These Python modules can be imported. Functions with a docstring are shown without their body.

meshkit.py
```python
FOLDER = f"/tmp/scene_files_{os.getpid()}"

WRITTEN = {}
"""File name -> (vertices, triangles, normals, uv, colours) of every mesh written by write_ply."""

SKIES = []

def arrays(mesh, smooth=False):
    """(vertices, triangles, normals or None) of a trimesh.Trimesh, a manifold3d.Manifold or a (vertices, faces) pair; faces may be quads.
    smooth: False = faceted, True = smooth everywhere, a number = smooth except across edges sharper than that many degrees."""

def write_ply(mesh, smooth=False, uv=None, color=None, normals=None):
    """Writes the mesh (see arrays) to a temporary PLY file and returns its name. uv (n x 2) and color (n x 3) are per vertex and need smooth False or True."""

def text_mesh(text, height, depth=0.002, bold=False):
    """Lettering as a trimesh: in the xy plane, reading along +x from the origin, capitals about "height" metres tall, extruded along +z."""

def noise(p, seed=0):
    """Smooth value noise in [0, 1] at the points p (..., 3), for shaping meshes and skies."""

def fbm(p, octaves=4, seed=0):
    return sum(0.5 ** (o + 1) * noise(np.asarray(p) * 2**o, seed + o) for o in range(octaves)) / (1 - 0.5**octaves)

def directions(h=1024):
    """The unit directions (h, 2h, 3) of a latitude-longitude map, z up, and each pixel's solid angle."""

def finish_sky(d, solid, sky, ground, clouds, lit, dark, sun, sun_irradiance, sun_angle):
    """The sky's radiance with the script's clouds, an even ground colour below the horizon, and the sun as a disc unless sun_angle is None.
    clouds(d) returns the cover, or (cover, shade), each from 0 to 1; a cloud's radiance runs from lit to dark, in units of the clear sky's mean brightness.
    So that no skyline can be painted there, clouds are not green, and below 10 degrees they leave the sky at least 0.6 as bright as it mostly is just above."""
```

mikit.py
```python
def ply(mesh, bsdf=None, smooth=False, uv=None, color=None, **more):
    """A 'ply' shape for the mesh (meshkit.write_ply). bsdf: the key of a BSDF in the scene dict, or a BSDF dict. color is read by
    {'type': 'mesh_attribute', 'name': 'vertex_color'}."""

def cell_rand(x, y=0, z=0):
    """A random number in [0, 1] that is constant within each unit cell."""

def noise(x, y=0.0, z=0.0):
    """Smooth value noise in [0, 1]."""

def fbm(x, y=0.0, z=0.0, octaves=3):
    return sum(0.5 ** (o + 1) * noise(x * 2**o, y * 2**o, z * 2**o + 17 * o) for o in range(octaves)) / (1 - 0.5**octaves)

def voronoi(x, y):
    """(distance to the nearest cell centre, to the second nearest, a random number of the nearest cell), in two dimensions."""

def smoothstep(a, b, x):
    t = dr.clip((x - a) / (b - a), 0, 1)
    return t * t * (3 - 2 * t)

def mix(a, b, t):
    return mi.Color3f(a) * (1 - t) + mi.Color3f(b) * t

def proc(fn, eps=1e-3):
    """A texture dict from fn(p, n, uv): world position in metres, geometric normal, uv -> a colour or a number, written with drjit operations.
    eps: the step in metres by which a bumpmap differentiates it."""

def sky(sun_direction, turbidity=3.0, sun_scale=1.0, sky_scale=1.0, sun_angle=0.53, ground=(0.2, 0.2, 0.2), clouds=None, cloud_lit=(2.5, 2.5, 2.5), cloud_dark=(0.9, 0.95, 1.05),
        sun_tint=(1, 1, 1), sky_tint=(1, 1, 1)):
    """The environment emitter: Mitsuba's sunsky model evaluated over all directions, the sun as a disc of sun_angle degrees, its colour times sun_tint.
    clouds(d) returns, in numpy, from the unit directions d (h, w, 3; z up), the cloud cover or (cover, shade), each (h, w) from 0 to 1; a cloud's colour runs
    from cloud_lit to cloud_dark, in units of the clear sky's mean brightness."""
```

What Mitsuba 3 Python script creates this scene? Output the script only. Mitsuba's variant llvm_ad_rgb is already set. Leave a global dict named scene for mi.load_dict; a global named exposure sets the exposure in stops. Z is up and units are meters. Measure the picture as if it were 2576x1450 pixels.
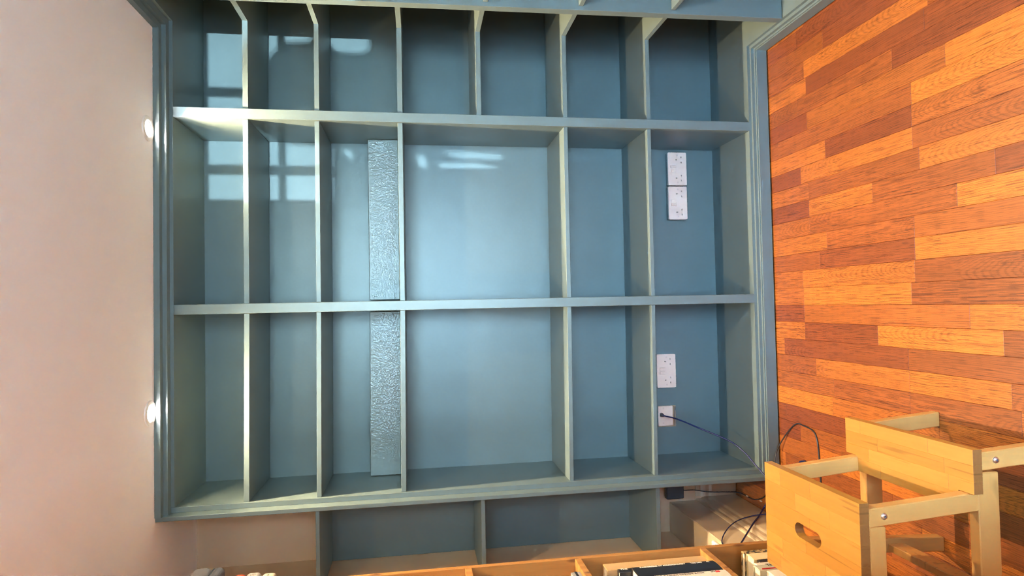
import math, random
import numpy as np, trimesh, manifold3d as m3
import drjit as dr, mitsuba as mi
import mikit, meshkit
from mikit import proc, noise, fbm, smoothstep, mix, cell_rand

T = mi.ScalarTransform4f
rng = random.Random(7)
scene, labels = {}, {}
exposure = 0.0

# ------------------------------------------------------------------ camera (the phone was held sideways: world right is picture up)
CAM = np.array([0.0112, -2.2658, 1.3981])
FW = np.array([0.02754087, 0.98804054, -0.15171482])
RT = np.array([0.99941747, -0.03027637, -0.01574969])
scene['camera'] = {'type': 'perspective', 'fov': 79.6425, 'fov_axis': 'x', 'near_clip': 0.02, 'far_clip': 100.0,
                   'to_world': T().look_at(origin=CAM.tolist(), target=(CAM + FW).tolist(), up=RT.tolist())}

# ------------------------------------------------------------------ daylight and lamps
SKY, BEAM = 480.0, 7.0
scene['sky'] = mikit.sky([0.35, 0.75, 0.55], turbidity=3.0, sun_scale=0.0, sky_scale=SKY, ground=(0.25, 0.25, 0.22), sky_tint=(0.93, 1.0, 1.0))
# a low, hard, bluish beam (unseen source, placed to throw the bright patches) comes level through the window
for i, (bx, bz) in enumerate([(0, 0), (0.0016, 0), (-0.0016, 0), (0, 0.0016), (0, -0.0016), (0.0011, 0.0011), (-0.0011, -0.0011)]):
    scene[f'beam_{i}'] = {'type': 'directional', 'direction': [0.20 + bx, 1.0, -0.010 + bz], 'irradiance': {'type': 'rgb', 'value': [c * BEAM / 7 for c in (0.72, 1.0, 1.22)]}}
LAMP = tuple(c * 7000.0 for c in (1.0, 0.73, 0.43))
GLOW, SPOT = 0.34, 0.0017     # the lamp's face, and the beam of its reflector
exposure = 0.36


# ------------------------------------------------------------------ helpers
def key_for(name, parent=None):
    k = (parent + '__' + name) if parent else name
    n, out = 0, k
    while out in scene or out in labels and parent is None:
        n += 1
        out = f'{k}_{n:03d}'
    return out


def obj(name, mesh, mat, parent=None, label=None, smooth=False, uv=None, kind=None, **more):
    k = key_for(name, parent)
    scene[k] = mikit.ply(mesh, mat, smooth=smooth, uv=uv, **more)
    if label or kind:
        labels.setdefault(k, {})
        if label: labels[k]['label'] = label
        if kind: labels[k]['kind'] = kind
    return k


def thing(name, label, cat, group=None):
    k = key_for(name)
    labels[k] = {'label': label, 'category': cat}
    if group: labels[k]['group'] = group
    return k


def struct(name, mesh, mat, label=None, smooth=False):
    return obj(name, mesh, mat, None, label, smooth, kind='structure')


def hull(p):
    return trimesh.convex.convex_hull(np.asarray(p, float))


def cbox(x0, x1, y0, y1, z0, z1, b=0.0012):
    lo, hi = np.array([x0, y0, z0], float), np.array([x1, y1, z1], float)
    b = min(b, *(0.45 * (hi - lo)))
    if b <= 0:
        return trimesh.creation.box(bounds=[lo, hi])
    P = []
    for sx in (0, 1):
        for sy in (0, 1):
            for sz in (0, 1):
                c = np.where([sx, sy, sz], hi, lo)
                d = np.where([sx, sy, sz], -b, b)
                for k in range(3):
                    q = c + d
                    q[k] = c[k]
                    P.append(q)
    return hull(P)


def cat(*ms):
    return trimesh.util.concatenate(list(ms))


def man(mesh):
    return m3.Manifold(m3.Mesh(np.asarray(mesh.vertices, np.float32), np.asarray(mesh.faces, np.uint32)))


def tri(M):
    m = M.to_mesh()
    return trimesh.Trimesh(np.array(m.vert_properties[:, :3]), np.array(m.tri_verts), process=True)


def prism(poly, z0, z1):
    """polygon in xy extruded from z0 to z1"""
    from shapely.geometry import Polygon
    m = trimesh.creation.extrude_polygon(Polygon(poly), z1 - z0, engine='earcut')
    m.apply_translation([0, 0, z0])
    return m


def lathe(profile, n=40):
    return trimesh.creation.revolve(np.asarray(profile, float), sections=n)


def tube(pts, r, n=10, per=8):
    """a smooth cable through the points (Catmull-Rom)"""
    P = np.asarray(pts, float)
    Q = np.vstack([2 * P[0] - P[1], P, 2 * P[-1] - P[-2]])
    C = []
    for i in range(1, len(Q) - 2):
        for t in np.linspace(0, 1, per, endpoint=False):
            a, b, c, d = Q[i - 1:i + 3]
            C.append(0.5 * ((2 * b) + (c - a) * t + (2 * a - 5 * b + 4 * c - d) * t * t + (3 * b - a - 3 * c + d) * t ** 3))
    C = np.array(C + [P[-1]])
    tg = np.gradient(C, axis=0)
    tg /= np.linalg.norm(tg, axis=1, keepdims=True)
    u = np.cross(tg[0], [0.3, 0.2, 0.9])
    V = []
    for c, t in zip(C, tg):
        u = u - t * (u @ t)
        u /= np.linalg.norm(u)
        w = np.cross(t, u)
        a = np.arange(n) * 2 * math.pi / n
        V.append(c + r * (np.cos(a)[:, None] * u + np.sin(a)[:, None] * w))
    V = np.vstack(V)
    F = []
    for i in range(len(C) - 1):
        for j in range(n):
            a, b = i * n + j, i * n + (j + 1) % n
            F += [[a, b, b + n], [a, b + n, a + n]]
    k = len(V)
    V = np.vstack([V, C[:1], C[-1:]])
    for j in range(n):
        F += [[k, (j + 1) % n, j], [k + 1, (len(C) - 1) * n + j, (len(C) - 1) * n + (j + 1) % n]]
    return trimesh.Trimesh(V, F, process=False)


def rounded(x0, x1, y0, y1, z0, z1, r, n=10):
    """a box with well rounded edges: hull of eight spheres"""
    s = m3.Manifold.sphere(r, n * 2)
    return tri(m3.Manifold.batch_hull([s.translate([x, y, z]) for x in (x0 + r, x1 - r) for y in (y0 + r, y1 - r) for z in (z0 + r, z1 - r)]))


# ------------------------------------------------------------------ materials
def mat(key, **k):
    if not isinstance(k.get('base_color'), dict):
        k['base_color'] = {'type': 'rgb', 'value': list(k['base_color'])}
    bump = k.pop('bump', None)
    b = {'type': 'principled', **k}
    if bump:
        b = {'type': 'bumpmap', 'arbitrary': bump[0], 'scale': bump[1], 'bsdf': b}
    scene['mat_' + key] = {'type': 'twosided', 'bsdf': b}
    return 'mat_' + key


def paint_col(p, n, uv):
    v = fbm(p.x * 5, p.y * 5, p.z * 5)
    return mi.Color3f(0.097, 0.129, 0.123) * (0.94 + 0.12 * v)


def paint_bump(p, n, uv):
    # faint brush and roller marks
    return 0.6 * noise(p.x * 260, p.y * 260, p.z * 60) + 0.4 * noise(p.x * 60, p.y * 260, p.z * 260)


def stipple(p, n, uv):
    return noise(p.x * 190, p.y * 190, p.z * 190) + 0.5 * noise(p.x * 390, p.y * 390, p.z * 390)


def wall_bump(p, n, uv):
    return fbm(p.x * 180, p.y * 180, p.z * 180)


PAINT = mat('paint', base_color=proc(paint_col), roughness=0.40, specular=0.26, bump=(proc(paint_bump), 0.000022))
STIPPLE = mat('stipple', base_color=(0.115, 0.155, 0.148), roughness=0.32, specular=0.35, bump=(proc(stipple, 4e-4), 0.0010))
PLASTER = mat('plaster', base_color=(0.92, 0.90, 0.88), roughness=0.85, specular=0.2, bump=(proc(wall_bump), 0.0002))
WALL = mat('wall', base_color=(0.62, 0.44, 0.27), roughness=0.8, specular=0.2, bump=(proc(wall_bump), 0.0002))
REARWALL = mat('rear_wall', base_color=(0.50, 0.50, 0.49), roughness=0.8)
GLOSS = mat('gloss_cream', base_color=(0.54, 0.43, 0.29), roughness=0.35, specular=0.5)


def wood_floor(p, n, uv):
    """uv.x: the plank's tone from 0 (dark red-brown) to 1 (light), uv.y: its seed"""
    t, s = uv.x, uv.y * 53.0
    xl = (p.x - PH) / PITCH
    xl = (xl - dr.floor(xl) - 0.5 + 0.5 * (cell_rand(uv.y * 613.0) - 0.5)) * PITCH
    x, y = p.x + s, p.y + s * 0.7
    w = fbm(x * 22, y * 3.0, s) - 0.5
    w2 = fbm(x * 60, y * 9.0, s + 4) - 0.5
    arch = dr.sin((y + 70.0 * xl * xl + w * 0.10 + w2 * 0.02) * 300.0)          # cathedral figure
    line = dr.sin((x + w * 0.030 + w2 * 0.004) * 1250.0)                         # straight figure
    fig = dr.select(cell_rand(uv.y * 977.0) < 0.45, arch * smoothstep(-0.2, 0.3, dr.sin(y * 7.0 + s)) + line * 0.45, line)
    pore = smoothstep(0.56, 0.74, noise(x * 1100, y * 38, s + 3))
    pore2 = smoothstep(0.52, 0.78, noise(x * 700, y * 17, s + 7))
    patch = fbm(x * 14, y * 2.2, s + 9)
    base = mix((0.140, 0.030, 0.0085), (0.385, 0.110, 0.015), t)
    dark = mix((0.034, 0.007, 0.003), (0.075, 0.014, 0.003), t)
    g = dr.clip(0.36 * smoothstep(0.0, 1.0, fig) + 0.55 * pore + 0.55 * pore2 * smoothstep(0.30, 0.6, patch), 0, 1)
    return mix(base, dark, g * 0.85) * (0.70 + 0.60 * patch)


def birch(p, n, uv):
    t, s = uv.x, uv.y * 41.0
    x, y = p.x + s, p.y + 0.3 * s
    g = noise(x * 230, y * 14, p.z * 230 + s)
    h = fbm(x * 30, y * 4, p.z * 30 + s)
    c = mix((0.275, 0.114, 0.016), (0.345, 0.152, 0.025), t)
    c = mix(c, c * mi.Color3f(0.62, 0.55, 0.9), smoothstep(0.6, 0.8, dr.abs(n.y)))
    return c * (0.86 + 0.16 * h + 0.10 * g) * (1.0 - 0.30 * smoothstep(0.80, 0.92, noise(x * 160, y * 9, s + 5)))


def birch_x(p, n, uv):
    s = uv.y * 41.0
    ax = dr.abs(n.x)
    g = noise(p.x * 15 + s, p.y * 210, p.z * 40 + s)
    h = fbm(p.x * 5 + s, p.y * 30, p.z * 12)
    return mi.Color3f(0.50, 0.250, 0.066) * (0.84 + 0.20 * h + 0.10 * g) * (1.0 - 0.25 * smoothstep(0.78, 0.9, noise(p.x * 14 + s, p.y * 130, p.z * 60)))


def birch_z(p, n, uv):
    s = uv.y * 41.0
    g = noise(p.x * 210 + s, p.y * 210, p.z * 14 + s)
    h = fbm(p.x * 30 + s, p.y * 30, p.z * 5)
    return mi.Color3f(0.50, 0.250, 0.066) * (0.84 + 0.20 * h + 0.10 * g) * (1.0 - 0.25 * smoothstep(0.80, 0.92, noise(p.x * 130 + s, p.y * 130, p.z * 9)))


def pine(p, n, uv):
    s = uv.y * 17.0
    w = fbm(p.y * 9 + s, p.z * 1.3, p.x * 9)
    ring = 0.5 + 0.5 * dr.sin((p.y * 130 + p.x * 60 + w * 16))
    f = noise(p.y * 420, p.z * 20, p.x * 420 + s)
    kx, kz = p.y * 10 + s, p.z * 3.2
    d1, d2, r = mikit.voronoi(kx + p.x * 10, kz)
    knot = 1 - smoothstep(0.03, 0.10, d1)
    c = mix((0.40, 0.195, 0.055), (0.30, 0.125, 0.030), 0.55 * ring + 0.3 * f)
    return mix(c, (0.10, 0.035, 0.015), knot * 0.8)


PITCH, PH = 0.0633, -0.0108
FLOORWOOD = mat('floor_wood', base_color=proc(wood_floor), roughness=0.42, specular=0.35)
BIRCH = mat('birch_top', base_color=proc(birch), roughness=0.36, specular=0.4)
BIRCHX = mat('birch_rail', base_color=proc(birch_x), roughness=0.4, specular=0.35)
BIRCHZ = mat('birch_leg', base_color=proc(birch_z), roughness=0.4, specular=0.35)
PINE = mat('pine', base_color=proc(pine), roughness=0.42, specular=0.35)
WHITEPL = mat('white_plastic', base_color=(0.80, 0.76, 0.77), roughness=0.25, specular=0.5)
BLACK = mat('black_plastic', base_color=(0.012, 0.012, 0.013), roughness=0.35)
DARKBOX = mat('dark_box', base_color=(0.05, 0.065, 0.066), roughness=0.4)
SUBFLOOR = mat('subfloor', base_color=(0.05, 0.03, 0.02), roughness=0.8)
METAL = mat('metal', base_color=(0.62, 0.62, 0.63), metallic=1.0, roughness=0.28)
BLUE = mat('blue_cable', base_color=(0.008, 0.012, 0.048), roughness=0.32)
BEZEL = mat('bezel', base_color=(0.80, 0.77, 0.73), roughness=0.35)
REFLECTOR = mat('reflector', base_color=(0.85, 0.83, 0.80), roughness=0.3)
GREY = mat('grey_plastic', base_color=(0.14, 0.122, 0.112), roughness=0.4)
CREAMPL = mat('cream_plastic', base_color=(0.56, 0.47, 0.33), roughness=0.35)
OFFWHITE = mat('offwhite_plastic', base_color=(0.42, 0.38, 0.33), roughness=0.4)
ORANGE = mat('orange_plastic', base_color=(0.50, 0.065, 0.015), roughness=0.4)
PVC = mat('window_frame', base_color=(0.5, 0.5, 0.5), roughness=0.4)
scene['mat_pane'] = {'type': 'thindielectric'}
MORTAR = mat('filler', base_color=(0.33, 0.22, 0.13), roughness=0.9)

ZC = 2.275      # ceiling
D = 0.315       # depth of the bookcases
DW = 0.345      # the wall behind
SL, S3 = -0.0012, -0.0078


def warp(m):
    """the shelves were fitted by hand: they climb a few millimetres towards the window end"""
    v = m.vertices.copy()
    v[:, 2] += (SL * v[:, 0] + S3 * np.minimum(v[:, 0], 0)) * np.clip(v[:, 2] / 0.3, 0, 1) * np.clip((2.24 - v[:, 2]) / 0.1, 0, 1)
    return trimesh.Trimesh(v, m.faces, process=False)


# ------------------------------------------------------------------ setting
XW, XA, XL = 1.349, -1.005, -1.10
YR = -3.4
struct('wall_back', cbox(-1.30, XW + 0.02, DW, DW + 0.1, -0.02, ZC + 0.02, 0), WALL, 'warm cream painted wall behind the blue bookcase')
struct('wall_right', cbox(XW, XW + 0.1, YR, DW, -0.02, ZC + 0.02, 0), WALL)
struct('wall_left', prism([(XL - 0.2, YR), (XL, YR), (XL, -0.26), (XA, -0.26), (XA, DW), (XL - 0.2, DW)], -0.02, ZC + 0.02), WALL, 'cream wall beside the alcove shelves')
struct('ceiling', prism([(-1.3, YR - 0.1), (1.45, YR - 0.1), (1.45, DW + 0.1), (-1.3, DW + 0.1)], ZC, ZC + 0.1), PLASTER, 'plain pinkish white ceiling with recessed downlights')

# rear wall; unseen window, placed to light the bookcase with daylight
WX0, WX1, WZ0, WZ1 = -0.36, 0.95, 0.35, 2.262
rear = man(trimesh.creation.box(bounds=[[-1.3, YR - 0.15, -0.02], [1.45, YR, ZC + 0.02]])) - man(trimesh.creation.box(bounds=[[WX0, YR - 0.3, WZ0], [WX1, YR + 0.2, WZ1]]))
struct('wall_rear', tri(rear), REARWALL)
wf = []
yw0, yw1 = YR - 0.11, YR - 0.05
for x in (WX0, -0.200, 0.1124, 0.70, WX1 - 0.03):
    wf.append(cbox(x, x + (0.03 if -0.3 < x < 1 else 0.05), yw0, yw1, WZ0, WZ1))
for z in (WZ0, 1.955, WZ1 - 0.012):
    wf.append(cbox(WX0, WX1, yw0, yw1, z, z + (0.03 if z < 2.2 else 0.012)))
k = struct('window_1', cat(*wf), PVC)
obj('pane', cbox(WX0 + 0.01, WX1 - 0.01, YR - 0.0815, YR - 0.0785, WZ0 + 0.01, WZ1 - 0.01, 0).slice_plane([0, YR - 0.08, 0], [0, 1, 0]), 'mat_pane', k)

gw = [(-6.5, -0.3), (5.5, -0.3), (5.5, 1.655), (-0.385, 1.655), (-0.40, 1.685), (-0.401, 1.734), (-0.395, 1.794), (-0.371, 1.809), (-0.352, 1.836), (-0.338, 1.863), (-0.345, 1.891), (-0.362, 1.899), (-0.366, 1.946), (-0.369, 1.988),
      (-0.39, 2.016), (-0.412, 2.039), (-0.441, 2.06), (-0.504, 2.086), (-0.569, 2.102), (-0.69, 2.10), (-0.778, 2.0), (-0.79, 1.81), (-6.5, 1.81)]
# holes that let fragments of the beam through the added blocker
from shapely.geometry import Polygon
gp = Polygon(gw)
for hole in ([(-0.806, 1.375), (-0.800, 1.25), (-0.812, 1.09), (-0.836, 1.12), (-0.830, 1.30)], [(-0.852, 1.385), (-0.846, 1.22), (-0.868, 1.11), (-0.906, 1.15), (-0.900, 1.30), (-0.884, 1.36)],
             [(-0.818, 1.475), (-0.826, 1.43), (-0.880, 1.425), (-0.872, 1.455)], [(-0.795, 1.755), (-0.815, 1.765), (-0.848, 1.735), (-0.820, 1.722)]):
    gp = gp.difference(Polygon(hole))
gm = trimesh.creation.extrude_polygon(gp, 0.03, engine='earcut')
v = gm.vertices.copy()
gm.vertices = np.stack([v[:, 0], -7.0 - v[:, 2], v[:, 1]], 1)
gm.fix_normals()
struct('wall_garden', gm, PLASTER)  # added out of view; its outline cuts the beam like a person's shadow

# an open door leaf added out of view to keep daylight off the alcove
dl = [cbox(0, 0.70, 0, 0.038, 0.008, 2.03, 0.002)]
for x0, x1 in ((0.10, 0.31), (0.39, 0.60)):
    for z0, z1 in ((0.20, 0.85), (1.02, 1.90)):
        dl.append(cbox(x0, x1, -0.006, 0.044, z0, z1, 0.006))
dm = cat(*dl)
dm.apply_transform(trimesh.transformations.rotation_matrix(math.radians(-9), [0, 0, 1]))
dm.apply_translation([-1.06, -1.52, 0])
struct('door_1', dm, WALL)

# floor: laminate strips, each its own piece; a dark underlay below
struct('floor', cbox(-1.3, 1.45, YR - 0.1, DW + 0.05, -0.06, -0.009, 0), SUBFLOOR, 'glossy reddish orange wooden strip floor')
PITCH, PH = 0.0633, -0.0108
TONE = [0.10, 0.30, 0.50, 0.72, 0.97]
JOINTS = {14: [(-.355, 1, 0)], 13: [(-.244, 1, 3)], 12: [(-.254, 3, 0)], 11: [(-.20, 1, 1), (-.66, 0, 0)], 10: [(-.253, 0, 2), (-.842, 2, 4)], 9: [(-.07, 1, 1), (-.725, 2, 4)],
          8: [(-.348, 3, 0), (-.723, 1, 2)], 7: [(-.208, 0, 3), (-.724, 3, 1)], 6: [(-.251, 2, 1), (-.745, 1, 3)], 5: [(-.25, 0, 3), (-.562, 4, 1), (-.973, 1, 0)], 4: [(-.251, 2, 1), (-.862, 0, 4)],
          3: [(-.341, 3, 1), (-.719, 1, 2)], 2: [(-.30, 1, 0), (-.718, 0, 4)], 1: [(-.2, 2, 3), (-.715, 3, 1)], 0: [(-.203, 2, 4), (-.70, 4, 1)], -1: [(-.203, 0, 2), (-.885, 2, 4)], -2: [(-.203, 3, 0), (-.563, 0, 4), (-.975, 4, 1)],
          -3: [(-.073, 3, 0), (-.68, 0, 1)], -4: [(-.26, 1, 3), (-.681, 2, 4), (-.99, 4, 1)], -5: [(-.352, 2, 1), (-.68, 1, 1)]}


def plank_mesh(x0, x1, y0, y1, tone):
    g = 0.00025
    m = cbox(x0 + g, x1 - g, y0 + g, y1 - g, -0.009, 0.0, 0.0005)
    return m, np.tile([tone, rng.random()], (len(m.vertices), 1))


far_m, far_uv = [], []
for r in range(-22, 23):
    x0 = PH + r * PITCH
    x1 = x0 + PITCH
    if x1 < XL or x0 > XW: continue
    x0, x1 = max(x0, XL + 0.001), min(x1, XW - 0.001)
    ytop = DW - 0.012 if x1 < -0.66 else -0.004
    if x1 < XA: ytop = -0.27
    js = list(JOINTS.get(r, []))
    if not js:
        y = -0.05 - 0.3 * rng.random()
        t0 = rng.randrange(5)
        while y > -1.25:
            t1 = rng.randrange(5)
            js.append((y, t0, t1))
            t0 = t1
            y -= 0.36 + 0.3 * rng.random()
    ys = [ytop] + [j[0] for j in js]
    tones = [js[0][1]] + [j[2] for j in js]
    while ys[-1] > -3.3:
        ys.append(ys[-1] - (0.33 + 0.3 * rng.random()))
        tones.append(rng.randrange(5))
    for a, b, t in zip(ys[:-1], ys[1:], tones):
        b = max(b, YR)
        m, uv = plank_mesh(x0, x1, b, a, TONE[t] + 0.06 * (rng.random() - 0.5))
        if a > -1.25:
            obj('plank', m, FLOORWOOD, 'floor', uv=uv)
        else:
            far_m.append(m)
            far_uv.append(uv)
obj('far_planks', cat(*far_m), FLOORWOOD, 'floor', uv=np.vstack(far_uv), kind='stuff')

# boxed ledge, skirting in the alcove
XLE = -0.874
struct('trim_1', cbox(XA, XLE, -0.26, DW, 0.0, 0.3128, 0.003), GLOSS, 'cream boxed ledge low on the alcove wall')


def skirting(y0, y1, x, out=1):
    """profile in xz, run along y; out = +1 faces +x"""
    prof = [(0, 0.004), (0.016, 0.004), (0.016, 0.118), (0.0145, 0.124), (0.012, 0.130), (0.0125, 0.146), (0.010, 0.158), (0.006, 0.166), (0.008, 0.174), (0.0075, 0.182), (0.004, 0.188), (0, 0.19)]
    m = prism([(px * out, pz) for px, pz in prof], y0, y1)
    v = m.vertices.copy()
    m.vertices = np.stack([v[:, 0] + x, v[:, 2], v[:, 1]], 1)
    m.invert()
    return m


struct('baseboard_left', skirting(-0.26, DW - 0.001, XLE), GLOSS, 'cream moulded skirting along the boxed ledge')
sk = skirting(-0.69 + 0.0, XLE + 0.017, 0)
v = sk.vertices.copy()
sk.vertices = np.stack([v[:, 1], DW - v[:, 0], v[:, 2]], 1)
struct('baseboard_back', sk, GLOSS, 'cream skirting on the wall below the alcove shelves')

# ------------------------------------------------------------------ the corner bookcase
Z = {'1': (1.9839, 2.0024), '2': (1.7404, 1.7569), '3': (1.4444, 1.4625), 'm': (1.153, 1.1701), '4': (0.8217, 0.838), '5': (0.4873, 0.5029)}
XA0, XA1, XB0, XB1, XLI, XLO = 0.6882, 0.7245, 0.0, 0.0349, -0.6564, -0.6753
XF, XR = 1.029, 1.0428      # front plane of the right-hand run, front of its shelves
SR = 0.009
YE = -1.45                  # the right-hand run ends out of the picture
bc = thing('bookcase', 'tall blue grey built-in corner bookcase, empty, between ceiling and floor', 'bookcase')


def bpart(name, m, mt=None, label=None):
    return obj(name, warp(m), mt or PAINT, bc, label)


bpart('back_panel', cbox(XLO, XW, D, D + 0.018, 0.01, 2.25, 0))
bpart('back_panel', cbox(1.345, XW - 0.0005, YE, D, 0.01, 2.25, 0))
bpart('side_panel', cbox(XLO, XLI, 0, D, 0.0, 2.25))
bpart('post', cbox(XB0, XB1, 0, D, 0.075, 2.2295))
bpart('post', cbox(XA0, XA1, 0, D, 0.075, 2.2295))
# the post of the right-hand run leans a little
pr = cbox(XF, 1.345, -0.2455, -0.2115, 0.078, 2.2295)
v = pr.vertices.copy()
v[:, 1] += (v[:, 2] - 0.08) * 0.026
pr.vertices = v
obj('post', pr, PAINT, bc)
pr2 = pr.copy()
pr2.apply_translation([0, -0.72, 0])
obj('post', pr2, PAINT, bc)
# L-shaped top, base and corner shelves
def ell(front_y, front_x, z0, z1, xl, yend, back=D, xback=1.345):
    return prism([(xl, front_y), (front_x, front_y), (front_x, yend), (xback, yend), (xback, back), (xl, back)], z0, z1)


bpart('top_panel', ell(0, 1.0256, 2.229, 2.25, XLI, YE))
bpart('base_panel', ell(0, XF + 0.002, 0.058, 0.077, XLI, YE))
# cornice: two stepped strips; base: stepped moulding and plinth, each mitred in the corner
def strip(yf, xf, z0, z1, xl, b=0.0015, yb=0.012):
    return prism([(xl, yf), (xf, yf), (xf, YE), (xf + yb - yf, YE), (xf + yb - yf, yb), (xl, yb)], z0, z1)


bpart('cornice', strip(-0.025, 1.0003, 2.2409, 2.2592, XLI - 0.019))
bpart('cornice', strip(-0.047, 0.979, 2.2555, ZC, XLI - 0.019))
bpart('base_moulding', strip(-0.010, 1.019, 0.050, 0.0655, XLI - 0.019))
pl = strip(-0.0225, 1.0075, 0.006, 0.0490, XLI - 0.019)
bpart('plinth', pl)
rd = strip(-0.0175, 1.0120, 0.049, 0.0535, XLI - 0.019)
bpart('plinth', rd)
bpart('side_trim', cbox(-0.690, XLO + 0.0005, -0.042, 0.03, 0.004, ZC, 0.0015))
for n in '12m345':
    z0, z1 = Z[n]
    m = prism([(XA1, SR), (XR, SR), (XR, -0.205 + (z1 - 0.08) * 0.026), (1.345, -0.205 + (z1 - 0.08) * 0.026), (1.345, D), (XA1, D)], z0, z1)
    obj('shelf', warp(m), PAINT, bc)
    o = 0.0 if n != 'm' else 0.0
    a, b_ = -0.9405, -0.2475
    m = cbox(XR, 1.345, a + (z1 - 0.08) * 0.026, b_ + (z1 - 0.08) * 0.026, z0 - 0.006, z1 - 0.006)
    obj('shelf', m, PAINT, bc)
for x0, x1 in ((XB1, XA0), (XLI, XB0)):
    for n in '12345':
        z0, z1 = Z[n]
        bpart('shelf', cbox(x0, x1, SR, D, z0, z1, 0.001))
# the two stippled boards set above the middle shelf
for x0, x1 in ((0.0415, 0.6955), (-0.6545, -0.0045)):
    m = cbox(x0, min(x1, 0.687), 0.238, 0.256, 1.4685, 1.5885, 0.002)
    bpart('filler_board', m, STIPPLE, 'pale stippled board standing on edge above the middle shelf')

# ------------------------------------------------------------------ alcove shelves beside the bookcase
al = thing('alcove_shelving', 'dark green blue alcove shelves between the bookcase and the cream wall', 'shelves')
obj('back_panel', cbox(XA + 0.001, XLO - 0.001, D, DW - 0.001, 0.49, 1.768, 0), PAINT, al)
for z0, z1 in ((1.753, 1.7665), (1.166, 1.1815), (0.4925, 0.5085)):
    obj('shelf', cbox(XA + 0.001, -0.6905, -0.001, D, z0, z1), PAINT, al)

# ------------------------------------------------------------------ sockets
def dents(plate, cuts):
    M = man(plate)
    for c in cuts:
        M = M - man(trimesh.creation.box(bounds=[[c[0], c[2], c[4]], [c[1], c[3], c[5]]]))
    return tri(M)


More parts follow.
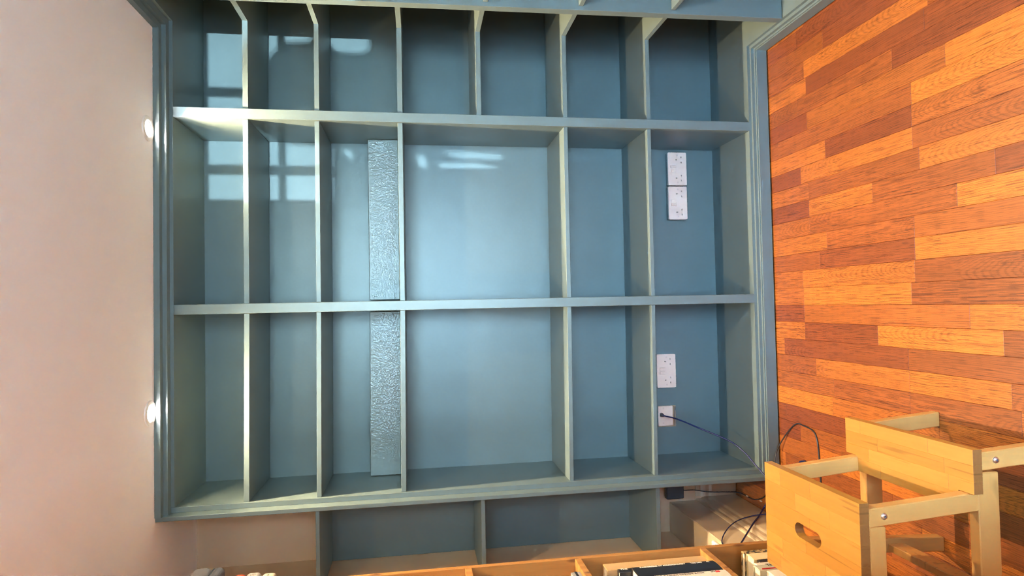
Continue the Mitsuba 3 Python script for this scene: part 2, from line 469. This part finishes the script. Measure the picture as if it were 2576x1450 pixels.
def double_socket(cx, cz, yf, yback, label, boxmat, tilt=0.0):
    s = thing('wall_socket', label, 'socket', None)
    w, h, dp = 0.146, 0.086, 0.010
    from shapely.geometry import box as sbox
    plate2d = sbox(cx - w / 2 + 0.005, cz - h / 2 + 0.005, cx + w / 2 - 0.005, cz + h / 2 - 0.005).buffer(0.005)
    plate = trimesh.creation.extrude_polygon(plate2d, dp, engine='earcut')
    top = trimesh.creation.extrude_polygon(plate2d.buffer(-0.0015), 0.0015, engine='earcut')
    vv = plate.vertices.copy()
    plate.vertices = np.stack([vv[:, 0], yf + 0.001 + dp - vv[:, 2], vv[:, 1]], 1)
    plate.fix_normals()
    holes, pins = [], []
    for sx in (-1, 1):
        px = cx + sx * 0.0405
        for ox, oz, hw, hh in ((0, 0.0035 - 0.0035, 0.0022, 0.0042), (-0.0111, -0.022, 0.0034, 0.0022), (0.0111, -0.022, 0.0034, 0.0022)):
            holes.append((px + ox - hw, px + ox + hw, yf - 0.01, yf + 0.008, cz + 0.0035 + oz - hh, cz + 0.0035 + oz + hh))
    plate = dents(plate, holes)
    obj('plate', plate, WHITEPL, s)
    for a, b, c, d, e, f in holes:
        obj('pin_hole', cbox(a, b, yf + 0.0075, yf + 0.009, e, f, 0), BLACK, s, 'dark slot for a plug pin')
    if yback - (yf + 0.011) > 0.002:
        obj('back_box', cbox(cx - w / 2 + 0.002, cx + w / 2 - 0.002, yf + 0.011, yback, cz - h / 2 + 0.002, cz + h / 2 - 0.002), boxmat, s, 'dark surface box')
    for sx in (-1, 1):
        m = cbox(-0.0065, 0.0065, -0.002, 0.004, -0.0125, 0.0125, 0.001)
        m.apply_transform(trimesh.transformations.rotation_matrix(math.radians(5), [1, 0, 0]))
        m.apply_translation([cx + sx * 0.0085, yf, cz + 0.0185])
        obj('rocker_switch', m, WHITEPL, s)
        sc = trimesh.creation.cylinder(0.0032, 0.002, sections=18, transform=trimesh.transformations.rotation_matrix(math.pi / 2, [1, 0, 0]))
        sc.apply_translation([cx + sx * 0.0602, yf + 0.0005, cz + 0.0035 - 0.004])
        sl = cbox(cx + sx * 0.0602 - 0.0026, cx + sx * 0.0602 + 0.0026, yf - 0.0008, yf, cz - 0.0012, cz + 0.0002, 0)
        obj('screw', sc, METAL, s)
    return s


double_socket(0.5965, 0.2585, 0.2830, D, 'white double socket on a dark box, the one of the pair nearer the corner', DARKBOX)
double_socket(0.4455, 0.2600, 0.2830, D, 'white double socket on a dark box, the one of the pair nearer the middle post', DARKBOX)
double_socket(-0.2920, 0.3255, 0.3035, D, 'white double socket flat on the panel, beside the network outlet with a blue cable', DARKBOX)
ds = thing('data_socket', 'white network outlet in a rough cut-out with a blue cable plugged in', 'socket')
dx0, dx1, dz0, dz1 = -0.5375, -0.445, 0.284, 0.364
obj('recess', cbox(dx0, dx1, D - 0.0012, D - 0.0002, dz0, dz1, 0), MORTAR, ds, 'rough brown cut edge of the opening')
obj('plate', cbox(dx0 + 0.006, dx1 - 0.001, D - 0.010, D - 0.0014, dz0 + 0.017, dz1 + 0.004, 0.001), WHITEPL, ds)
for sx in (-0.4545, -0.519):
    sc = trimesh.creation.cylinder(0.003, 0.002, sections=18, transform=trimesh.transformations.rotation_matrix(math.pi / 2, [1, 0, 0]))
    sc.apply_translation([sx, D - 0.0105, 0.345])
    obj('screw', sc, METAL, ds)
for sx in (-0.467, -0.476, -0.497, -0.506):
    obj('ridge', cbox(sx - 0.0008, sx + 0.0008, D - 0.0112, D - 0.010, dz0 + 0.03, dz1 - 0.002, 0), WHITEPL, ds)
obj('jack', cbox(-0.4895, -0.4745, D - 0.016, D - 0.0102, 0.349, 0.361, 0.0005), BLACK, ds, 'black network jack')
obj('loose_wire', cat(tube([(-0.449, D - 0.013, 0.287), (-0.470, D - 0.014, 0.293), (-0.492, D - 0.013, 0.296)], 0.0016, 6), tube([(-0.449, D - 0.013, 0.293), (-0.49, D - 0.014, 0.2945), (-0.531, D - 0.013, 0.2935)], 0.0015, 6)), GREY, ds, 'grey wires showing beside the plate')

# ------------------------------------------------------------------ cables
cb = thing('network_cable', 'thick dark blue network cable hanging from the outlet over the bookcase plinth', 'cable')
obj('cord', tube([(-0.482, 0.298, 0.356), (-0.484, 0.270, 0.344), (-0.489, 0.225, 0.315), (-0.516, 0.15, 0.252), (-0.551, 0.05, 0.1746), (-0.585, -0.005, 0.143), (-0.624, -0.05, 0.124), (-0.655, -0.09, 0.110), (-0.70, -0.12, 0.085),
                       (-0.75, -0.06, 0.03), (-0.80, 0.06, 0.005), (-0.842, 0.095, 0.008), (-0.854, 0.03, 0.072), (-0.854, -0.0313, 0.1293), (-0.862, -0.1785, 0.261), (-0.872, -0.234, 0.3165), (-0.915, -0.252, 0.3165), (-0.97, -0.25, 0.3165)], 0.0030, 10), BLUE, cb, smooth=True)
obj('plug', cbox(-0.4885, -0.4760, 0.286, 0.3005, 0.3495, 0.3605, 0.001), BLACK, cb, 'black plug')
k = obj('black_cable', tube([(-0.72, -0.050, 0.0035), (-0.685, -0.049, 0.02), (-0.63, -0.034, 0.03), (-0.575, -0.036, 0.022), (-0.5, -0.082, 0.006), (-0.4575, -0.135, 0.0035), (-0.4543, -0.178, 0.0035), (-0.4634, -0.2353, 0.0035), (-0.4944, -0.2559, 0.0035), (-0.5514, -0.2638, 0.0035), (-0.66, -0.27, 0.0035)], 0.0024, 8), BLACK, None, smooth=True)
labels[k] = {'label': 'thin black cable looping out over the floor from the bookcase plinth', 'category': 'cable'}
k = obj('blue_cable_coil', cat(tube([(-0.612 + 0.028 * math.cos(a), -0.185 + 0.028 * math.sin(a), 0.005 + 0.0012 * a) for a in np.linspace(0, 9, 28)], 0.0032, 8, 3)), BLUE, None, smooth=True)
labels[k] = {'label': 'small coil of blue cable on the floor behind the step stool', 'category': 'cable'}
ad = thing('power_adapter', 'black plug-in power adapter on the wall below the alcove shelves', 'adapter')
obj('body', rounded(-0.856, -0.79, 0.312, DW - 0.001, 0.255, 0.335, 0.007), BLACK, ad, smooth=40)
obj('cord', tube([(-0.822, 0.322, 0.252), (-0.824, 0.322, 0.20), (-0.836, 0.322, 0.137), (-0.838, 0.31, 0.06), (-0.845, 0.32, 0.006), (-0.8387, 0.262, 0.0035), (-0.8346, 0.1812, 0.0035), (-0.80, 0.10, 0.0035), (-0.74, 0.05, 0.0035), (-0.705, 0.03, 0.0035)], 0.0021, 8), BLACK, ad, smooth=True)
for y in (0.232, 0.125):
    obj('cord_tag', trimesh.creation.cylinder(0.0028, 0.012, sections=12, transform=trimesh.transformations.rotation_matrix(math.pi / 2, [1, 0, 0])).apply_translation([-0.8365 + (0.012 if y < 0.2 else 0), y, 0.0035]), WHITEPL, ad, 'white tag on the cord')
k = obj('dark_blue_cord', tube([(-0.88, -0.20, 0.3155), (-0.872, -0.14, 0.3155), (-0.866, -0.055, 0.256), (-0.856, 0.006, 0.182), (-0.853, 0.044, 0.0943), (-0.850, 0.045, 0.035), (-0.842, 0.025, 0.006), (-0.822, 0.0, 0.003)], 0.0020, 8), BLUE, None, smooth=True)
labels[k] = {'label': 'thin dark cord draped over the boxed ledge, thinner than the cable in front', 'category': 'cord'}
k = obj('white_plastic_block', rounded(-0.945, -0.885, -0.17, -0.075, 0.3132, 0.3262, 0.006), WHITEPL, None, smooth=40)
labels[k] = {'label': 'rounded white plastic block lying on the boxed ledge beside the cords', 'category': 'box'}

# ------------------------------------------------------------------ downlights
def downlight(x, y, label, group=None, power=1.0):
    d = thing('downlight', label, 'downlight', group)
    z = ZC
    obj('bezel', lathe([(0.0270, z - 0.0010), (0.0290, z - 0.0042), (0.0345, z - 0.0052), (0.0405, z - 0.0042), (0.0425, z - 0.0015), (0.0425, z), (0.0270, z), (0.0270, z - 0.0010)]).apply_translation([x, y, 0]), BEZEL, d, smooth=40)
    obj('reflector_ring', lathe([(0.0225, z - 0.0008), (0.0270, z - 0.0026), (0.0272, z), (0.0225, z), (0.0225, z - 0.0008)]).apply_translation([x, y, 0]), REFLECTOR, d, smooth=40)
    lens = trimesh.creation.cylinder(0.0222, 0.0014, sections=32)
    lens.apply_translation([x, y, z - 0.0009])
    k = obj('lamp', lens, BEZEL, d, 'glowing warm white lamp')
    scene[k]['emitter'] = {'type': 'area', 'radiance': {'type': 'rgb', 'value': [c * power * GLOW for c in LAMP]}}
    scene[f'spot_{len(labels)}'] = {'type': 'spot', 'intensity': {'type': 'rgb', 'value': [c * power * SPOT for c in LAMP]}, 'cutoff_angle': 58.0, 'beam_width': 16.0,
                                   'to_world': T().look_at(origin=[x, y, z - 0.004], target=[x, y, 0], up=[0, 1, 0])}
    return d


downlight(0.6205, -0.0895, 'glowing round downlight in the ceiling by the corner end of the bookcase')
downlight(-0.3215, -0.0800, 'glowing round downlight in the ceiling by the alcove end of the bookcase')
for x, w in ((0.6205, 'nearer the right-hand bookcase'), (-0.3215, 'nearer the pine bookcase')):
    downlight(x, -1.0, 'glowing round downlight in the middle of the ceiling, ' + w, 'downlights in the middle of the room', 0.5)

# ------------------------------------------------------------------ step stool
st = thing('step_stool', 'light birch two-step stool with a hand slot in its top step', 'step stool')


def staves(step, x0, x1, y0, y1, z0, z1, slot=None, rows=5, notch=()):
    """glued staves running along y"""
    parent = step
    w = (x1 - x0) / rows
    for i in range(rows):
        y, first = y1, True
        while y > y0 + 1e-6:
            L = (0.05 + 0.14 * rng.random()) if first else (0.11 + 0.14 * rng.random())
            first = False
            yb = y - L
            if yb < y0 + 0.06: yb = y0
            m = cbox(x0 + i * w, x0 + (i + 1) * w, yb, y, z0, z1, 0.0004)
            if slot is not None and not (slot[1] < x0 + i * w or slot[0] > x0 + (i + 1) * w or slot[3] < yb or slot[2] > y):
                r = (slot[1] - slot[0]) / 2
                c = m3.CrossSection.circle(r, 32)
                cut = m3.Manifold.batch_hull([m3.Manifold.cylinder(0.1, r, r, 32).translate([slot[0] + r, yy, z0 - 0.03]) for yy in (slot[2] + r, slot[3] - r)])
                m = tri(man(m) - cut)
            for nx0, nx1, ny0, ny1 in notch:
                if not (nx1 < x0 + i * w or nx0 > x0 + (i + 1) * w or ny1 < yb or ny0 > y):
                    m = tri(man(m) - man(trimesh.creation.box(bounds=[[nx0, ny0, z0 - 0.05], [nx1, ny1, z1 + 0.05]])))
            if len(m.vertices):
                t, s = rng.random(), rng.random()
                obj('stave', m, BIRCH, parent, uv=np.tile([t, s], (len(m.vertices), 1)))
            y = yb


def board(name, lo, hi, mt, parent, lean=None, b=0.002):
    m = cbox(*sum(zip(lo, hi), ()), b)
    if lean is not None:
        v = m.vertices.copy()
        v[:, 0] += lean[0] * (v[:, 2] - lean[2])
        v[:, 1] += lean[1] * (v[:, 2] - lean[2])
        m.vertices = v
    return obj(name, m, mt, parent, uv=np.tile([0.5, rng.random()], (len(m.vertices), 1)))


top = st + '__top_step'
low = st + '__lower_step'
staves(top, -0.6780, -0.4165, -1.1020, -0.7495, 0.478, 0.500, slot=(-0.5610, -0.5270, -0.9740, -0.8760), rows=6)
staves(low, -0.4480, -0.3140, -1.1255, -0.7350, 0.228, 0.250, rows=4, notch=((-0.50, -0.4075, -1.30, -1.0870), (-0.50, -0.4075, -0.7740, -0.60)))
for yi, yo, ly in ((-0.780, -0.755, 0.0), (-1.088, -1.1135, 0.05)):
    a, b_ = min(yi, yo), max(yi, yo)
    L = (-0.09, ly, 0.25)
    board('leg', (-0.3655, a, 0.0), (-0.3265, b_, 0.228), BIRCHZ, st, L)
    board('leg', (-0.6650, a, 0.0), (-0.6260, b_, 0.478), BIRCHZ, st, (0.06, ly, 0.25))
    board('upright', (-0.4480, a, 0.228), (-0.4090, b_, 0.478), BIRCHZ, st, L)
    board('middle_rail', (-0.626, a, 0.180), (-0.3655, b_, 0.2285), BIRCHX, st, (0, ly, 0.25))
    board('top_rail', (-0.626, a, 0.441), (-0.4675, b_, 0.478), BIRCHX, st, (0, ly, 0.25))
    yy = yo + (-0.001 if yo < -0.9 else 0.001)
    for bx, bz, in ((-0.3405, 0.186), (-0.4455 + 0.0, 0.445)):
        sg = -1 if yo < -0.9 else 1
        c = lathe([(0, 0.0012), (0.0022, 0.0012), (0.0024, 0.0038), (0.0045, 0.0034), (0.0064, 0.0022), (0.0074, 0.0004), (0.0074, -0.002), (0, -0.002)], 28)
        c.apply_transform(trimesh.transformations.rotation_matrix(-sg * math.pi / 2, [1, 0, 0]))
        c.apply_translation([bx, yo + ly * (bz - 0.25), bz])
        hx = trimesh.creation.cylinder(0.0021, 0.0006, sections=6, transform=trimesh.transformations.rotation_matrix(math.pi / 2, [1, 0, 0]))
        hx.apply_translation([bx, yo + ly * (bz - 0.25) + sg * 0.0014, bz])
        kk = obj('bolt', c, METAL, st, 'silver bolt head', smooth=40)
        obj('hex_socket', hx, BLACK, kk)
board('rear_stretcher', (-0.665, -1.088, 0.125), (-0.645, -0.780, 0.170), BIRCHX, st)

# ------------------------------------------------------------------ pine bookcase and its books
pb = thing('pine_bookcase', 'open pine bookcase with books against the cream wall', 'bookcase')
PX, PY = -0.810, -0.300


def pboard(name, lo, hi):
    m = cbox(*sum(zip(lo, hi), ()), 0.0012)
    return obj(name, m, PINE, pb, uv=np.tile([0.5, rng.random()], (len(m.vertices), 1)))


PB = XL + 0.002
pboard('side_panel', (PB, PY - 0.0185, 0.0), (PX, PY, 1.816))
pboard('side_panel', (PB, -1.25, 0.0), (PX, -1.2315, 1.816))
pboard('top_board', (PB, -1.2315, 1.798), (PX, PY - 0.0185, 1.816))
pboard('back_board', (PB, -1.2315, 0.04), (PB + 0.006, PY - 0.0185, 1.798))
SHA, SHB, SHC = 0.9125, 0.4865, 0.075
for z in (1.2655, SHA, SHB, SHC):
    pboard('shelf', (PB + 0.006, -1.2315, z - 0.021), (PX, PY - 0.0185, z))


def text_on(txt, h, x, y, z0, mt, parent, maxlen=None, bold=True, name='lettering'):
    """lettering on a spine that faces +x: reads downwards from z0, letter tops towards +y"""
    m = meshkit.text_mesh(txt, h, 0.0006, bold)
    if maxlen is not None:
        L = m.bounds[1][0]
        m.apply_scale([maxlen / L, 1, 1])
    R = np.array([[0, 0, 1, x], [0, 1, 0, y], [-1, 0, 0, z0], [0, 0, 0, 1.0]])
    m.apply_transform(R)
    return obj(name, m, mt, parent)


def book(label, spine, y0, y1, z0, h, x, depth, lying=False, pages=(0.72, 0.62, 0.45), rnd=0.25):
    """standing book, spine at x facing +x, thickness y0 to y1 (y1 the far side)"""
    b = thing('book', label, 'book')
    bm = key_for('bookcover')
    cov = mat(f'cover_{len(labels)}', base_color=spine, roughness=0.35, specular=0.45)
    pg = 'mat_pages'
    if pg not in scene: mat('pages', base_color=(0.74, 0.66, 0.50), roughness=0.8)
    t = 0.0028
    # a curved case: outline in xy extruded in z
    n = 7
    yc, hw = (y0 + y1) / 2, (y1 - y0) / 2
    arc = [(x - 0.004 + 0.004 * math.cos(a), yc + hw * math.sin(a)) for a in np.linspace(-math.pi / 2, math.pi / 2, n)]
    outer = [(x - depth, y0)] + arc + [(x - depth, y1)]
    inner = [(x - depth, y1 - t), (x - 0.006, y1 - t), (x - 0.006, y0 + t), (x - depth, y0 + t)]
    c = prism(outer + inner, z0, z0 + h)
    obj('cover', c, cov, b, smooth=30)
    obj('pages', cbox(x - depth + 0.004, x - 0.0062, y0 + t, y1 - t, z0 + 0.003, z0 + h - 0.004, 0), pg, b)
    return b


WHITEINK = mat('white_ink', base_color=(0.75, 0.73, 0.68), roughness=0.6)
DARKINK = mat('dark_ink', base_color=(0.03, 0.03, 0.03), roughness=0.6)
REDINK = mat('red_ink', base_color=(0.45, 0.03, 0.03), roughness=0.6)
b = book('tall plain tan hardback standing against the side of the pine bookcase', (0.48, 0.32, 0.15), -0.3800, -0.3300, SHB, 0.337, -0.826, 0.20)
b = book('slim black book with pale lettering between the tan hardback and the thick black one', (0.012, 0.012, 0.013), -0.4060, -0.3815, SHB, 0.305, -0.824, 0.22)
text_on('THE', 0.009, -0.8234, -0.3975, SHB + 0.300, WHITEINK, b)
b = book('thick black hardback with white capitals on its spine, beside a white book', (0.010, 0.010, 0.011), -0.4800, -0.4075, SHB, 0.268, -0.810, 0.23)
text_on('GARDENING AT SISSINGHURST', 0.0066, -0.8107, -0.4235, SHB + 0.247, WHITEINK, b, 0.150)
text_on('Tony Lord', 0.0066, -0.8107, -0.4235, SHB + 0.080, WHITEINK, b, 0.037)
text_on('FL', 0.006, -0.8107, -0.4225, SHB + 0.026, WHITEINK, b)
b = book('white hardback with thin grey capitals and a small red square on its spine', (0.72, 0.64, 0.56), -0.5350, -0.4815, SHB, 0.285, -0.808, 0.22)
text_on('THE GARDEN DESIGN BOOK', 0.0085, -0.8085, -0.5005, SHB + 0.225, DARKINK, b, 0.155, False)
obj('red_square', cbox(-0.8095, -0.8070, -0.5025, -0.4935, SHB + 0.022, SHB + 0.034, 0), REDINK, b)
text_on('WY', 0.007, -0.8085, -0.5000, SHB + 0.050, DARKINK, b)
# lying book on the shelf above
lb = thing('book', 'grey and black book lying flat on the pine shelf above the tan hardback', 'book')
obj('cover', cat(cbox(-1.05, -0.822, -0.60, -0.385, SHA, SHA + 0.004), cbox(-1.05, -0.822, -0.60, -0.385, SHA + 0.027, SHA + 0.031), cbox(-0.826, -0.822, -0.60, -0.385, SHA + 0.004, SHA + 0.027)), mat('cover_grey', base_color=(0.25, 0.24, 0.22), roughness=0.3), lb)
obj('pages', cbox(-1.045, -0.826, -0.595, -0.389, SHA + 0.004, SHA + 0.027, 0), 'mat_pages', lb)
obj('spine_stripe', cbox(-0.8225, -0.8212, -0.60, -0.385, SHA + 0.012, SHA + 0.019, 0), BLACK, lb)
# lower shelf, mostly behind the stool
b = book('slim book with a mottled grey spine, first on the low pine shelf', proc(lambda p, n, uv: mix((0.40, 0.28, 0.13), (0.05, 0.045, 0.03), smoothstep(0.45, 0.6, noise(p.x * 90, p.y * 260, p.z * 120)))), -0.3560, -0.3330, SHC, 0.272, -0.822, 0.2)
b = book('cream book with a pale yellow spine, beside the mottled slim one', (0.70, 0.60, 0.36), -0.4060, -0.3575, SHC, 0.268, -0.821, 0.2)
text_on('TASTE', 0.010, -0.8204, -0.3730, SHC + 0.20, DARKINK, b)
b = book('short black book next to the pale yellow spine on the low shelf', (0.02, 0.016, 0.014), -0.4300, -0.4075, SHC, 0.258, -0.821, 0.2)
b = book('plain white book beside the short black one on the low shelf', (0.68, 0.63, 0.56), -0.4640, -0.4315, SHC, 0.283, -0.820, 0.2)
b = book('grey green book with dark capitals and a red line on the low shelf', (0.42, 0.42, 0.33), -0.5050, -0.4655, SHC, 0.305, -0.812, 0.2)
text_on('THE BOOK', 0.013, -0.8112, -0.4840, SHC + 0.27, DARKINK, b)
obj('red_line', cbox(-0.8135, -0.8107, -0.5000, -0.4975, SHC + 0.02, SHC + 0.295, 0), REDINK, b)
b = book('white folder-like book nearest the stool on the low shelf', (0.74, 0.68, 0.58), -0.5500, -0.5065, SHC, 0.285, -0.812, 0.2)

# things piled on top of the pine bookcase
y0, y1 = -0.64, -0.36
zz = 1.8165
pile = [('cream_case', 0.0425, CREAMPL, -0.7545, 'rounded cream case lowest in the pile on the pine bookcase', True),
        ('cream_case', 0.0420, OFFWHITE, -0.7500, 'rounded off-white case with a dark ring emblem, second in the pile', True),
        ('orange_case', 0.0350, ORANGE, -0.7520, 'rounded orange case in the pile on the pine bookcase', True),
        ('white_case', 0.0250, OFFWHITE, -0.7560, 'slim rounded white case topmost of the pale pile', False)]
for i, (nm, h, mt, x, lab, em) in enumerate(pile):
    p = thing(nm, lab, 'case')
    obj('shell', rounded(-1.0, x, y0, y1, zz, zz + h - 0.001, min(0.0120, h * 0.42)), mt, p, smooth=50)
    if em:
        ring = trimesh.creation.annulus(0.0062, 0.0072, 0.0006, sections=28) if i == 1 else trimesh.creation.cylinder(0.0028, 0.0006, sections=16)
        if i == 1:
            ring = cat(ring, cbox(-0.0006, 0.0006, -0.0042, 0.0042, -0.0003, 0.0003, 0), cbox(-0.0042, 0.0042, 0.0012, 0.0022, -0.0003, 0.0003, 0))
        ring.apply_transform(trimesh.transformations.rotation_matrix(math.pi / 2, [0, 1, 0]))
        ring.apply_translation([x - 0.0002, -0.382, zz + h / 2])
        obj('emblem', ring, DARKINK, p)
    zz += h
dv = thing('grey_speaker', 'grey rounded device with a dark seam on top of the pile under the ceiling', 'speaker')
obj('body', rounded(-1.0, -0.727, y0, -0.350, zz + 0.031, zz + 0.090, 0.020), GREY, dv, smooth=50)
obj('cap', rounded(-1.0, -0.729, y0, -0.350, zz, zz + 0.034, 0.0165), mat('grey_cap', base_color=(0.10, 0.092, 0.092), roughness=0.25), dv, 'darker glossy end')
obj('seam', rounded(-0.999, -0.7345, y0 + 0.001, -0.3512, zz + 0.028, zz + 0.036, 0.0038), BLACK, dv)
